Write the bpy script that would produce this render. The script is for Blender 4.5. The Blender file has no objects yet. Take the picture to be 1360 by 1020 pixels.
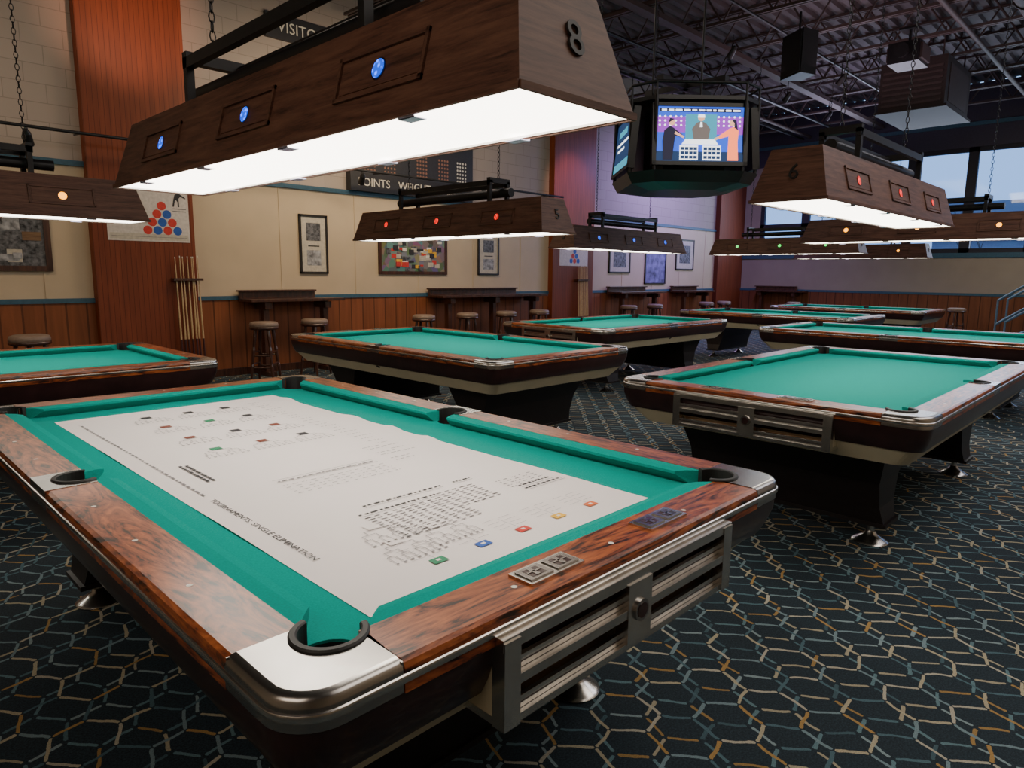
import bpy, math, random
from mathutils import Matrix, Vector, Euler
random.seed(7)
S=bpy.context.scene
COL=S.collection
# ---------------------------------------------------------------- materials
def newmat(name):
    m=bpy.data.materials.new(name); m.use_nodes=True
    nt=m.node_tree; b=nt.nodes['Principled BSDF']
    return m,nt,b
def setp(b,**k):
    for n,v in k.items():
        n=n.replace('_',' ')
        if n in b.inputs: b.inputs[n].default_value=v
def c4(c): return (c[0],c[1],c[2],1)
def coords(nt,scale=(1,1,1),rot=(0,0,0)):
    tc=nt.nodes.new('ShaderNodeTexCoord'); mp=nt.nodes.new('ShaderNodeMapping')
    mp.inputs['Scale'].default_value=scale; mp.inputs['Rotation'].default_value=rot
    nt.links.new(tc.outputs['Object'],mp.inputs['Vector']); return mp.outputs['Vector']
def ramp(nt,fac,stops,interp='LINEAR'):
    r=nt.nodes.new('ShaderNodeValToRGB'); r.color_ramp.interpolation=interp
    e=r.color_ramp.elements
    while len(e)<len(stops): e.new(0.5)
    for i,(p,c) in enumerate(stops): e[i].position=p; e[i].color=c4(c)
    nt.links.new(fac,r.inputs['Fac']); return r.outputs['Color']
def noise(nt,vec,scale,detail=4,dist=0,rough=.5):
    n=nt.nodes.new('ShaderNodeTexNoise'); n.inputs['Scale'].default_value=scale; n.inputs['Detail'].default_value=detail
    n.inputs['Distortion'].default_value=dist; n.inputs['Roughness'].default_value=rough
    nt.links.new(vec,n.inputs['Vector']); return n.outputs['Fac']
def bump(nt,b,h,strength=.2,dist=.002):
    bp=nt.nodes.new('ShaderNodeBump'); bp.inputs['Strength'].default_value=strength; bp.inputs['Distance'].default_value=dist
    nt.links.new(h,bp.inputs['Height']); nt.links.new(bp.outputs['Normal'],b.inputs['Normal'])
def plain(name,c,rough=.5,metal=0,var=.12,vs=30,coat=0,bumps=0):
    m,nt,b=newmat(name); v=coords(nt)
    n=noise(nt,v,vs,3)
    lo=[x*(1-var) for x in c]; hi=[min(1,x*(1+var)) for x in c]
    nt.links.new(ramp(nt,n,[(.3,lo),(.7,hi)]),b.inputs['Base Color'])
    setp(b,Roughness=rough,Metallic=metal,Coat_Weight=coat)
    if bumps: bump(nt,b,n,bumps,.003)
    return m
def emit(name,c,s,pattern=0):
    m,nt,b=newmat(name)
    setp(b,Base_Color=c4(c),Emission_Color=c4(c),Emission_Strength=s,Roughness=.5)
    if pattern:
        v=coords(nt); n=nt.nodes.new('ShaderNodeTexVoronoi'); n.inputs['Scale'].default_value=pattern; nt.links.new(v,n.inputs['Vector'])
        col=ramp(nt,n.outputs['Distance'],[(.25,[min(1,x*1.0+.02) for x in c]),(.55,[x*.25 for x in c])])
        nt.links.new(col,b.inputs['Emission Color'])
    return m
def wood(name,dark,mid,light,axis,scale=1.0,rough=.3,coat=.3,fig=1.5,st=(.42,.56,.78),across=14):
    sc=[across*scale]*3; sc[axis]=1.1*scale
    m,nt,b=newmat(name); v=coords(nt,tuple(sc))
    n1=noise(nt,v,1.6,7,fig,.62)
    v2=coords(nt,tuple([x*4 for x in sc])); n2=noise(nt,v2,3,4,.2)
    mx=nt.nodes.new('ShaderNodeMath'); mx.operation='MULTIPLY_ADD'; mx.inputs[1].default_value=.25
    nt.links.new(n2,mx.inputs[0]); nt.links.new(n1,mx.inputs[2])
    nt.links.new(ramp(nt,mx.outputs[0],[(st[0],dark),(st[1],mid),(st[2],light)]),b.inputs['Base Color'])
    setp(b,Roughness=rough,Coat_Weight=coat,Coat_Roughness=.15)
    bump(nt,b,n2,.04,.001)
    return m
M={}
M['cloth']=plain('billiard_cloth',(.001,.30,.255),.9,var=.10,vs=260)
M['cloth'].node_tree.nodes['Principled BSDF'].inputs['Specular IOR Level'].default_value=.10
RST=(.50,.60,.80)
M['rose_y']=wood('rosewood_long',(.012,.004,.003),(.22,.048,.013),(.50,.145,.04),1,1.5,.3,.10,4.5,RST,6)
M['rose_x']=wood('rosewood_cross',(.012,.004,.003),(.22,.048,.013),(.50,.145,.04),0,1.5,.3,.10,4.5,RST,6)
M['apron']=plain('apron_laminate',(.030,.011,.011),.28,var=.3,vs=12,coat=.2)
M['chrome']=plain('cast_aluminium',(.42,.40,.38),.24,1,var=.12,vs=9)
M['chrome_d']=plain('aged_chrome',(.68,.65,.61),.24,1,var=.12,vs=14)
M['cream']=plain('cream_skirt',(.66,.58,.40),.5,var=.06,vs=6)
M['black']=plain('black_rubber',(.015,.015,.015),.55)
M['pedestal']=plain('pedestal_black',(.014,.010,.010),.4,var=.2)
M['tan']=wood('tray_wood',(.08,.04,.02),(.18,.095,.045),(.30,.19,.10),0,1,.4,.1,.6)
M['white']=plain('white_inlay',(.8,.77,.7),.4)
M['steel']=plain('black_steel',(.03,.03,.033),.4,.5)
M['lampwood']=wood('lamp_oak',(.045,.019,.013),(.115,.048,.031),(.19,.088,.055),1,2.2,.55,.0,.5)
M['lampwood_x']=wood('lamp_oak_end',(.042,.018,.012),(.105,.045,.028),(.17,.08,.05),0,2.2,.55,.0,.5)
M['lampin']=plain('lamp_white_paint',(.8,.78,.74),.5)
M['diff']=emit('lamp_diffuser',(1,.92,.80),8.5)
M['clip']=plain('clear_clip',(.55,.55,.75),.2)
M['darkwood']=wood('dark_bar_wood',(.014,.006,.005),(.05,.018,.012),(.10,.038,.02),2,1,.3,.3,.8)
M['seat']=plain('stool_vinyl',(.24,.17,.13),.45)
M['paper']=plain('chart_paper',(.84,.78,.77),.7,var=.012,vs=5)
M['ink']=plain('ink_black',(.03,.03,.035),.7)
M['inkg']=plain('ink_grey',(.20,.19,.20),.7)
for k,c in dict(red=(.6,.04,.03),green=(.01,.22,.10),blue=(.02,.10,.45),yellow=(.8,.45,.03),orange=(.75,.16,.04),brown=(.2,.05,.03)).items():
    M['p_'+k]=plain('print_'+k,c,.6)
M['g_blue']=emit('glow_blue',(.005,.10,1),4.2,75); M['g_red']=emit('glow_red',(1,.015,.008),3.0,75); M['g_yellow']=emit('glow_yellow',(1,.36,.01),4); M['g_green']=emit('glow_green',(.01,.9,.10),2.2)
# ---------------------------------------------------------------- mesh builder
class B:
    def __init__(s): s.v=[];s.f=[];s.m=[];s.sm=[];s.mats=[]
    def mi(s,k):
        if k not in s.mats: s.mats.append(k)
        return s.mats.index(k)
    def add(s,vs,fs,k,smooth=False,M4=None):
        o=len(s.v)
        for p in vs:
            p=Vector(p)
            if M4 is not None: p=M4@p
            s.v.append(tuple(p))
        i=s.mi(k)
        for f in fs: s.f.append([o+a for a in f]); s.m.append(i); s.sm.append(bool(smooth))
    def box(s,a,b,k,M4=None):
        (x0,y0,z0),(x1,y1,z1)=a,b
        v=[(x0,y0,z0),(x1,y0,z0),(x1,y1,z0),(x0,y1,z0),(x0,y0,z1),(x1,y0,z1),(x1,y1,z1),(x0,y1,z1)]
        s.add(v,[(0,3,2,1),(4,5,6,7),(0,1,5,4),(1,2,6,5),(2,3,7,6),(3,0,4,7)],k,False,M4)
    def prism(s,poly,z0,z1,k,M4=None):
        n=len(poly); v=[(x,y,z0) for x,y in poly]+[(x,y,z1) for x,y in poly]
        area=sum(poly[i][0]*poly[(i+1)%n][1]-poly[(i+1)%n][0]*poly[i][1] for i in range(n))
        fs=[list(range(n))[::-1],list(range(n,2*n))]+[(i,(i+1)%n,n+(i+1)%n,n+i) for i in range(n)]
        if area<0: fs=[list(f)[::-1] for f in fs]
        s.add(v,fs,k,False,M4)
    def loft(s,rings,k,cap0=False,cap1=False,smooth=False,M4=None,closed=True):
        n=len(rings[0]); v=[p for r in rings for p in r]; fs=[]
        for j in range(len(rings)-1):
            for i in range(n if closed else n-1):
                a=j*n+i;b=j*n+(i+1)%n; fs.append((a,b,b+n,a+n))
        if cap0: fs.append(list(range(n))[::-1])
        if cap1: fs.append([(len(rings)-1)*n+i for i in range(n)])
        s.add(v,fs,k,smooth,M4)
    def cyl(s,p0,p1,r0,k,r1=None,n=12,smooth=True,caps=True):
        r1=r0 if r1 is None else r1
        p0=Vector(p0);p1=Vector(p1); d=(p1-p0).normalized()
        a=d.orthogonal().normalized(); b=d.cross(a)
        R=[[tuple(p+(a*math.cos(t)+b*math.sin(t))*r) for t in [2*math.pi*i/n for i in range(n)]] for p,r in ((p0,r0),(p1,r1))]
        s.loft(R,k,False,False,smooth)
        if caps:
            o=R[0]+R[1]; s.add(o,[list(range(n))[::-1],list(range(n,2*n))],k,False)
    def lathe(s,c,prof,k,n=20,smooth=True):
        R=[[(c[0]+r*math.cos(2*math.pi*i/n),c[1]+r*math.sin(2*math.pi*i/n),c[2]+z) for i in range(n)] for r,z in prof]
        s.loft(R,k,False,False,smooth)
    def disc(s,c,r,k,M4=None,n=16):
        s.add([(c[0]+r*math.cos(2*math.pi*i/n),c[1]+r*math.sin(2*math.pi*i/n),c[2]) for i in range(n)],[list(range(n))],k,False,M4)
    def text(s,t,size,k,M4,ext=.001,align='CENTER',width=None):
        cu=bpy.data.curves.new('t','FONT'); cu.body=t; cu.size=size; cu.extrude=ext; cu.align_x=align; cu.align_y='CENTER'; cu.resolution_u=3
        ob=bpy.data.objects.new('t',cu); COL.objects.link(ob)
        bpy.context.view_layer.update()
        dg=bpy.context.evaluated_depsgraph_get(); me=ob.evaluated_get(dg).to_mesh()
        vs=[tuple(v.co) for v in me.vertices]; fs=[tuple(p.vertices) for p in me.polygons]
        if width and vs:
            w=max(v[0] for v in vs)-min(v[0] for v in vs); q=width/w; vs=[(x*q,y,z) for x,y,z in vs]
        s.add(vs,fs,k,False,M4)
        ob.evaluated_get(dg).to_mesh_clear(); bpy.data.objects.remove(ob); bpy.data.curves.remove(cu)
    def mesh(s,name):
        me=bpy.data.meshes.new(name); me.from_pydata(s.v,[],s.f)
        for k in s.mats: me.materials.append(M[k])
        me.polygons.foreach_set('material_index',s.m); me.polygons.foreach_set('use_smooth',s.sm)
        me.update(); return me
    def obj(s,name,loc=(0,0,0),rot=0,bevel=0):
        return place(s.mesh(name+'_mesh'),name,loc,rot,bevel)
def place(me,name,loc=(0,0,0),rot=0,bevel=0):
    o=bpy.data.objects.new(name,me); COL.objects.link(o); o.location=loc; o.rotation_euler=(0,0,rot)
    if bevel:
        m=o.modifiers.new('bevel','BEVEL'); m.width=bevel; m.segments=2; m.limit_method='ANGLE'; m.angle_limit=math.radians(50)
    return o
def rrect(hx,hy,r,z,n=6):
    pts=[]
    for cx,cy,a0 in ((hx-r,hy-r,0),(-hx+r,hy-r,90),(-hx+r,-hy+r,180),(hx-r,-hy+r,270)):
        for i in range(n+1):
            a=math.radians(a0+90*i/n); pts.append((cx+r*math.cos(a),cy+r*math.sin(a),z))
    return pts
T4=Matrix.Translation
def RX(d): return Matrix.Rotation(math.radians(d),4,'X')
def RY(d): return Matrix.Rotation(math.radians(d),4,'Y')
def RZ(d): return Matrix.Rotation(math.radians(d),4,'Z')
# ---------------------------------------------------------------- pool table
def pool_table_mesh():
    b=B(); CX,CY=.668,1.303; SXc=.722
    def arc(cx,cy,r,a0,a1,n=14): return [(cx+r*math.cos(math.radians(a0+(a1-a0)*i/n)),cy+r*math.sin(math.radians(a0+(a1-a0)*i/n))) for i in range(n+1)]
    sa=math.degrees(math.acos(-(SXc-.69)/.060))
    q=arc(SXc,0,.060,180,sa,6)+arc(CX,CY,.0625,-69,-201,16)
    poly=q+[(-x,y) for x,y in q][::-1]+[(-x,-y) for x,y in q]+[(x,-y) for x,y in q][::-1]
    cl=[]
    for p in poly:
        if not cl or (abs(p[0]-cl[-1][0])+abs(p[1]-cl[-1][1]))>1e-5: cl.append(p)
    if abs(cl[0][0]-cl[-1][0])+abs(cl[0][1]-cl[-1][1])<1e-5: cl.pop()
    b.prism(cl,.735,.757,'cloth')
    def cushion(pa,pb): b.loft([pa,pb],'cloth',True,True)
    for sx in (1,-1):
        for sy in (1,-1):
            def sec(yn,yb): return [(sx*.694,sy*yb,.801),(sx*.66,sy*(yb*.4+yn*.6),.801),(sx*.637,sy*yn,.797),(sx*.637,sy*yn,.788),(sx*.668,sy*(yb*.6+yn*.4),.7565),(sx*.694,sy*yb,.7565)]
            A,C=sec(.068,.05),sec(1.182,1.246)
            if sx*sy>0: cushion(C,A)
            else: cushion(A,C)
    for sy in (1,-1):
        def sec(xn,xb): return [(xb,sy*1.329,.801),(xb*.4+xn*.6,sy*1.295,.801),(xn,sy*1.272,.797),(xn,sy*1.272,.788),(xb*.6+xn*.4,sy*1.303,.7565),(xb,sy*1.329,.7565)]
        A,C=sec(-.547,-.612),sec(.547,.612)
        if sy>0: cushion(A,C)
        else: cushion(C,A)
    # wood rails (rounded outer edge)
    def railpoly(o): return [(.694,.745),(o,.745),(o,.788),(o-.004,.797),(o-.013,.802),(.694,.802)]
    for sx in (1,-1):
        for y0,y1 in ((.088,1.25),(-1.25,-.088)):
            R=[[(sx*x,yy,z) for x,z in railpoly(.825)] for yy in (y0,y1)]
            if sx>0: R=R[::-1]
            b.loft(R,'rose_y',True,True)
    for sy in (1,-1):
        R=[[(xx,sy*(x+.635),z) for x,z in railpoly(.825)] for xx in (-.627,.627)]
        if sy<0: R=R[::-1]
        b.loft(R,'rose_x',True,True)
    # castings
    for sx in (1,-1):
        for sy in (1,-1):
            inner=[(.630,1.345)]+arc(CX,CY,.0635,136,-56,20)+[(.703,1.25)]
            def outer(o): return [(.825-o,1.25),(.825-o,1.30),(.825-o,1.35)]+arc(.735,1.37,.09-o,0,90,8)[1:]+[(.70,1.46-o),(.66,1.46-o),(.63,1.46-o)]
            rings=[]
            for o,z in ((0,.748),(0,.785),(.003,.795),(.010,.8015),(.020,.8035)):
                rings.append([(sx*x,sy*y,z) for x,y in outer(o)])
            if sx*sy<0: rings=[r[::-1] for r in rings]
            b.loft(rings,'chrome',smooth=True,closed=False)
            p=outer(.020)+inner
            b.prism([(sx*x,sy*y) for x,y in p],.76,.8035,'chrome')
            b.box(*[tuple(t) for t in zip(*[sorted(q_) for q_ in ((sx*.70,sx*.822),(sy*1.25,sy*1.252),(.748,.80))])],'chrome')
            b.box(*[tuple(t) for t in zip(*[sorted(q_) for q_ in ((sx*.628,sx*.632),(sy*1.34,sy*1.457),(.748,.80))])],'chrome')
            n=26; rings=[]
            for i in range(n+1):
                a=math.radians(166-242*i/n); c_,s_=math.cos(a),math.sin(a)
                rings.append([(sx*(CX+r*c_),sy*(CY+r*s_),z) for r,z in ((.053,.66),(.053,.807),(.056,.8095),(.065,.8095),(.068,.806),(.068,.66))])
            if sx*sy<0: rings=[r[::-1] for r in rings]
            b.loft(rings,'black',True,True)
            b.lathe((sx*CX,sy*CY,0),[(.062,.752),(.060,.60),(.03,.585),(.0,.583)],'black',18)
        p=[(.694,-.088),(.825,-.088),(.825,.088),(.694,.088)]+arc(SXc,0,.065,115,-115,18)
        b.prism([(sx*x,y) for x,y in p],.745,.8035,'chrome')
        rings=[]
        for i in range(21):
            a=math.radians(118-236*i/20); c_,s_=math.cos(a),math.sin(a)
            rings.append([(sx*(SXc+r*c_),(r*s_),z) for r,z in ((.055,.66),(.055,.806),(.058,.8085),(.066,.8085),(.069,.805),(.069,.66))])
        if sx<0: rings=[r[::-1] for r in rings]
        b.loft(rings,'black',True,True)
        b.lathe((sx*SXc,0,0),[(.060,.752),(.06,.62),(.03,.6),(.0,.598)],'black',18)
    # trim + apron + skirt
    b.loft([rrect(.822,1.457,.088,.762),rrect(.828,1.463,.091,.765),rrect(.829,1.464,.092,.772),rrect(.828,1.463,.091,.778),rrect(.822,1.457,.088,.781)],'chrome_d',smooth=True)
    b.loft([rrect(.775,1.405,.07,.634),rrect(.79,1.42,.07,.634),rrect(.806,1.438,.075,.67),rrect(.819,1.454,.08,.715),rrect(.823,1.458,.085,.766)],'apron',smooth=True)
    b.loft([rrect(.715,1.335,.06,.545),rrect(.784,1.414,.068,.6345)],'cream',True)
    b.box((-.70,-1.2,.70),(-.60,1.2,.73),'apron'); b.box((.60,-1.2,.70),(.70,1.2,.73),'apron')
    # ball return box
    Y0,Y1=-1.482,-1.28
    b.box((-.42,Y1-.02,.59),(.42,Y1,.757),'apron')
    b.box((-.428,Y0,.740),(.428,-1.40,.764),'chrome_d')
    b.box((-.425,Y0+.002,.585),(.425,Y1,.601),'chrome_d')
    b.box((-.425,Y0-.002,.664),(.425,Y0+.02,.684),'chrome_d')
    for s_ in (-1,1):
        x0,x1=sorted((s_*.385,s_*.427)); b.box((x0,Y0-.003,.584),(x1,Y0+.03,.758),'chrome_d')
        x0,x1=sorted((s_*.405,s_*.424)); b.box((x0,Y0+.03,.588),(x1,Y1,.70),'cream')
        for z in (.602,.685):
            x0,x1=sorted((s_*.04,s_*.392))
            b.add([(x0,Y0+.018,z),(x1,Y0+.018,z),(x1,Y1-.02,z+.012),(x0,Y1-.02,z+.012)],[(0,1,2,3)],'tan')
            b.box((x0,Y0+.012,z),(x1,Y0+.022,z+.024),'chrome_d')
            b.box((x0,Y0+.0115,z+.010),(x1,Y0+.0125,z+.013),'apron')
            b.box((x0,-1.405,z+.01),(x1,-1.40,z+.055),'tan')
    b.box((-.045,Y0-.004,.60),(.045,Y0+.03,.742),'chrome_d')
    b.cyl((0,Y0-.004,.673),(0,Y0-.010,.673),.026,'chrome',n=20)
    b.cyl((0,Y0-.010,.673),(0,Y0-.0115,.673),.018,'apron',n=20)
    # diamonds, counters
    for sx in (1,-1):
        for k in (1,2,3):
            for sy in (1,-1): b.disc((sx*.765,sy*.3175*k,.8027),.0065,'white')
    for sy in (1,-1):
        for k in (-1,0,1): b.disc((k*.3175,sy*1.40,.8027),.0065,'white')
    for cx in (-.21,.21):
        b.box((cx-.082,-1.425,.80),(cx+.082,-1.358,.8075),'chrome_d')
        for d in (-.04,.04):
            b.box((cx+d-.033,-1.416,.8075),(cx+d+.033,-1.367,.8105),'chrome')
            b.box((cx+d-.020,-1.408,.8105),(cx+d+.020,-1.375,.8110),'apron')
            b.box((cx+d-.008,-1.408,.8110),(cx+d+.002,-1.375,.8125),'chrome')
            b.box((cx+d-.020,-1.394,.8110),(cx+d+.020,-1.389,.8125),'chrome')
    # pedestals
    for sy in (1,-1):
        rings=[]
        for z,hx,hy in ((.60,.60,.26),(.50,.57,.22),(.36,.54,.16),(.22,.54,.12),(.13,.56,.10)):
            rings.append([(x,sy*.90+y,z) for x,y in ((hx,-hy),(hx,hy),(-hx,hy),(-hx,-hy))])
        b.loft([r[::-1] for r in rings],'pedestal',False,True)
        b.box((-.575,sy*.90-.11,.115),(.575,sy*.90+.11,.135),'pedestal')
        for sx in (1,-1):
            b.cyl((sx*.48,sy*.92,.02),(sx*.48,sy*.92,.12),.018,'chrome_d')
            b.lathe((sx*.48,sy*.92,0),[(.090,.0),(.092,.006),(.08,.014),(.048,.034),(.030,.048),(.024,.062),(.0,.064)],'chrome_d',28)
    b.box((-.25,-.80,.5),(.25,.80,.56),'pedestal')
    return b.mesh('pool_table_mesh')
PT=pool_table_mesh()
H=math.pi/2
tabs=[((0,0),0),((3.58,-.72),-H),((2.87,2.55),math.pi),((6.42,3.15),-H),((10.4,2.7),math.pi),((7.6,-.05),math.pi),((13.85,2.6),math.pi),((-.72,3.28),-H)]
for (x,y),r in tabs: place(PT,'pool_table',(x,y,0),r,.003)
# ---------------------------------------------------------------- lamps
def lamp(name,loc,rot,num,balls,top=4.92):
    b=B(); hb=(.20,1.27); ht=(.13,1.195); HH=.27
    def rc(hx,hy,z): return [(hx,-hy,z),(hx,hy,z),(-hx,hy,z),(-hx,-hy,z)]
    lo,hi=rc(*hb,0),rc(*ht,HH)
    v=lo+hi
    b.add(v,[(0,1,5,4),(2,3,7,6)],'lampwood'); b.add(v,[(1,2,6,5),(3,0,4,7)],'lampwood_x'); b.add(v,[(4,5,6,7)],'lampwood')
    li=rc(hb[0]-.012,hb[1]-.012,0); l2=rc(hb[0]-.012,hb[1]-.012,.012)
    b.loft([lo,li],'lampwood'); b.loft([li,l2],'lampin')
    b.add(rc(hb[0]-.011,hb[1]-.011,.006),[(3,2,1,0)],'diff')
    tilt=math.degrees(math.atan2(.07,HH))
    for s_ in (1,-1):
        for k,yc in enumerate((-.75,0,.75)):
            M4=T4((s_*(hb[0]-.07*.5),yc,HH*.5))@RZ(90*s_)@RX(90-tilt)
            w,h,t=.19,.062,.012
            b.box((-w,-h,0),(w,-h+t,.007),'lampwood',M4); b.box((-w,h-t,0),(w,h,.007),'lampwood',M4)
            b.box((-w,-h,0),(-w+t,h,.007),'lampwood_x',M4); b.box((w-t,-h,0),(w,h,.007),'lampwood_x',M4)
            b.box((-w+.02,-h+.02,0),(w-.02,h-.02,.002),'lampwood',M4)
            b.disc((0,0,.0035),.029,'steel',M4,20)
            b.disc((0,0,.005),.025,'g_'+balls,M4,20)
        M4=T4((s_*-.012,s_*(hb[1]-.075*.5),HH*.52))@RZ(0 if s_<0 else 180)@RX(90-tilt)
        b.text(num,.115,'black',M4@T4((0,0,.003)),.003)
        b.box((-hb[0],s_*hb[1]-.005,-.004),(hb[0],s_*hb[1]+.005,.012),'lampwood_x')
        b.box((s_*hb[0]-.005,-hb[1],-.004),(s_*hb[0]+.005,hb[1],.012),'lampwood')
    for yy in (-.9,-.3,.3,.9):
        b.box((-.199,yy-.03,-.010),(-.196,yy+.03,.0),'clip'); b.box((.196,yy-.03,-.010),(.199,yy+.03,.0),'clip')
        b.box((-.199,yy-.03,-.010),(-.16,yy+.03,-.008),'clip'); b.box((.16,yy-.03,-.010),(.199,yy+.03,-.008),'clip')
    for sx in (-.10,.10):
        b.box((sx-.015,-.62,HH+.13),(sx+.015,.62,HH+.17),'steel')
        for sy in (-.6,.6): b.box((sx-.015,sy-.015,HH),(sx+.015,sy+.015,HH+.15),'steel')
    for sy in (-.6,.6): b.box((-.115,sy-.02,HH+.15),(.115,sy+.02,HH+.19),'steel')
    b.cyl((0,-.75,HH+.07),(0,.75,HH+.07),.035,'steel',n=14)
    for sy in (-.6,.6):
        z=HH+.18; i=0
        while loc[2]+z<top:
            n=8; pts=[]
            for k in range(n):
                a=2*math.pi*k/n; u=.011*math.cos(a); w=.022*math.sin(a)
                pts.append(Vector((u,0,w)) if i%2==0 else Vector((0,u,w)))
            R=[]
            for k in range(n):
                c=pts[k]; rad=c.normalized(); nrm=Vector((0,1,0)) if i%2==0 else Vector((1,0,0))
                R.append([tuple(Vector((0,sy,z+.02))+c+rad*.0035*math.cos(q)+nrm*.0035*math.sin(q)) for q in (0,2.094,4.189)])
            R.append(R[0]); b.loft(R,'steel',smooth=True)
            z+=.036; i+=1
    return b.obj(name,loc,rot)
lamp('pool_table_lamp',(0,-.015,1.775),0,'8','blue')
lamp('pool_table_lamp',(3.58,-.76,1.79),-H,'6','red')
lamp('pool_table_lamp',(2.87,2.50,1.72),0,'5','red')
lamp('pool_table_lamp',(6.42,3.15,1.72),-H,'5','blue')
lamp('pool_table_lamp',(10.4,2.7,1.78),0,'3','green')
lamp('pool_table_lamp',(7.6,-.05,1.82),0,'7','yellow')
lamp('pool_table_lamp',(13.85,2.6,1.79),0,'2','yellow')
lamp('pool_table_lamp',(-.72,3.28,1.75),-H,'4','yellow')
# ---------------------------------------------------------------- tournament chart
def chart():
    b=B(); x0,x1,y0,y1=-.54,.45,-1.235,1.13
    nx,ny=24,60
    def zz(x,y):
        e=max(0,(x-.30)/.15) if y>-.5 else 0
        return .0012+.0022*max(0,math.sin(y*6.5+x*1.3))*(.3+.7*abs(x+.04)/.5)+.009*e*max(0,math.sin(y*17+2*math.sin(y*5)))*min(1,(y+.5)*3)
    v=[];f=[]
    for j in range(ny+1):
        for i in range(nx+1):
            x=x0+(x1-x0)*i/nx; y=y0+(y1-y0)*j/ny
            v.append((x,y,zz(x,y)))
    for j in range(ny):
        for i in range(nx):
            a=j*(nx+1)+i; f.append((a,a+1,a+nx+2,a+nx+1))
    b.add(v,f,'paper',True)
    Z=.0038
    def ln(xa,ya,xb,yb,w=.0018,k='inkg'):
        xa,xb=min(xa,xb),max(xa,xb); ya,yb=min(ya,yb),max(ya,yb)
        if xb-xa<w: xb=xa+w
        if yb-ya<w: yb=ya+w
        b.add([(xa,ya,Z),(xb,ya,Z),(xb,yb,Z),(xa,yb,Z)],[(0,1,2,3)],k)
    def words(xa,xb,y,h=.004,k='inkg',gap=.5):
        x=xa
        while x<xb:
            w=random.uniform(.006,.022)
            ln(x,y,min(x+w,xb),y+h,k=k); x+=w+random.uniform(.004,.01)
    for x,k in ((-.28,'p_green'),(-.14,'p_blue'),(0.0,'p_red'),(.14,'p_yellow'),(.28,'p_orange')):
        b.add([(x-.020,-1.138,Z),(x+.020,-1.138,Z),(x+.020,-1.110,Z),(x-.020,-1.110,Z)],[(0,1,2,3)],k)
        b.add([(x-.006,-1.128,Z+.0004),(x+.006,-1.128,Z+.0004),(x+.006,-1.119,Z+.0004),(x-.006,-1.119,Z+.0004)],[(0,1,2,3)],'paper')
        for s_ in (-1,1):
            for r in range(4):
                yy=-1.09+r*.022; ln(x+s_*.03-.02,yy,x+s_*.03+.02,yy,.0012)
        ln(x,-1.11,x,-1.03,.0012)
    for c in range(14):
        x=-.25+c*.030
        for r in range(12): 
            y=-.965+r*.0165+ (0 if c<9 else .03)
            if c>=9 and r<3: continue
            ln(x,y,x+random.uniform(.012,.022),y+.0045,k='ink' if random.random()<.3 else 'inkg')
    for xa,xb,y in ((-.25,.02,-.755),(-.2,.08,-.70),(.13,.2,-.70),(.25,.42,-.90),(.25,.40,-.87)): 
        words(xa,xb,y,.008,'ink')
        ln(xa,y-.012,xb,y-.012)
    for c in range(5):
        for r in range(5): words(.23+c*.035,.25+c*.035,-.86+r*.018,.004)
    ln(-.27,-.335,.10,-.335,.002); ln(-.27,-.30,.10,-.30,.002); words(-.26,.09,-.322,.007,'inkg')
    for c in range(12):
        for r in range(5): words(-.27+c*.032,-.252+c*.032,-.37-r*.024,.0035)
    def bracket(cx,cy,k,sx=1):
        for i in range(8):
            x=cx-.07+i*.02; ln(x,cy-.05,x,cy-.015); words(x-.003,x+.006,cy-.06,.006)
            if i%2==0: ln(x,cy-.015,x+.02,cy-.015)
        for i in range(4):
            x=cx-.06+i*.04; ln(x,cy-.015,x,cy+.012)
            if i%2==0: ln(x,cy+.012,x+.04,cy+.012,.002)
        for i in range(2): ln(cx-.04+i*.08,cy+.012,cx-.04+i*.08,cy+.035,.002)
        ln(cx-.04,cy+.035,cx+.04,cy+.035,.002)
        b.add([(cx-.020,cy+.04,Z),(cx+.020,cy+.04,Z),(cx+.020,cy+.078,Z),(cx-.020,cy+.078,Z)],[(0,1,2,3)],k)
    ks=['p_green','p_brown','p_brown','ink','p_brown','ink','p_green','ink','ink','p_brown','ink','ink']
    i=0
    for col,x in enumerate((-.23,-.05,.12)):
        for y in (.16,.40,.66,.90): bracket(x,y,ks[i%12]); i+=1
    for x,y in ((-.32,-.9),(-.34,-1.02),(-.2,-1.0)): bracket(x+.05,y,'paper')
    for r in range(26): words(.24,.29+.03*random.random(),.98-r*.05,.004)
    for r in range(10): words(.16,.24,-.12-r*.03,.004) if r%3 else None
    R=RZ(-90)
    b.text('TOURNAMENTS, SINGLE ELIMINATION',.024,'ink',T4((-.478,-.64,Z))@R,.0002,width=.58)
    y=-.30
    while y<.95:
        w=random.uniform(.01,.03); ln(-.482,y,-.475,y+w,k='inkg'); y+=w+.012
    for xx in (-.40,-.418):
        y=-.17
        while y<.06:
            w=random.uniform(.012,.026); ln(xx,y,xx+.010,y+w,k='ink'); y+=w+.005
    return b.obj('tournament_chart',(0,0,.7572))
chart()
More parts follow.
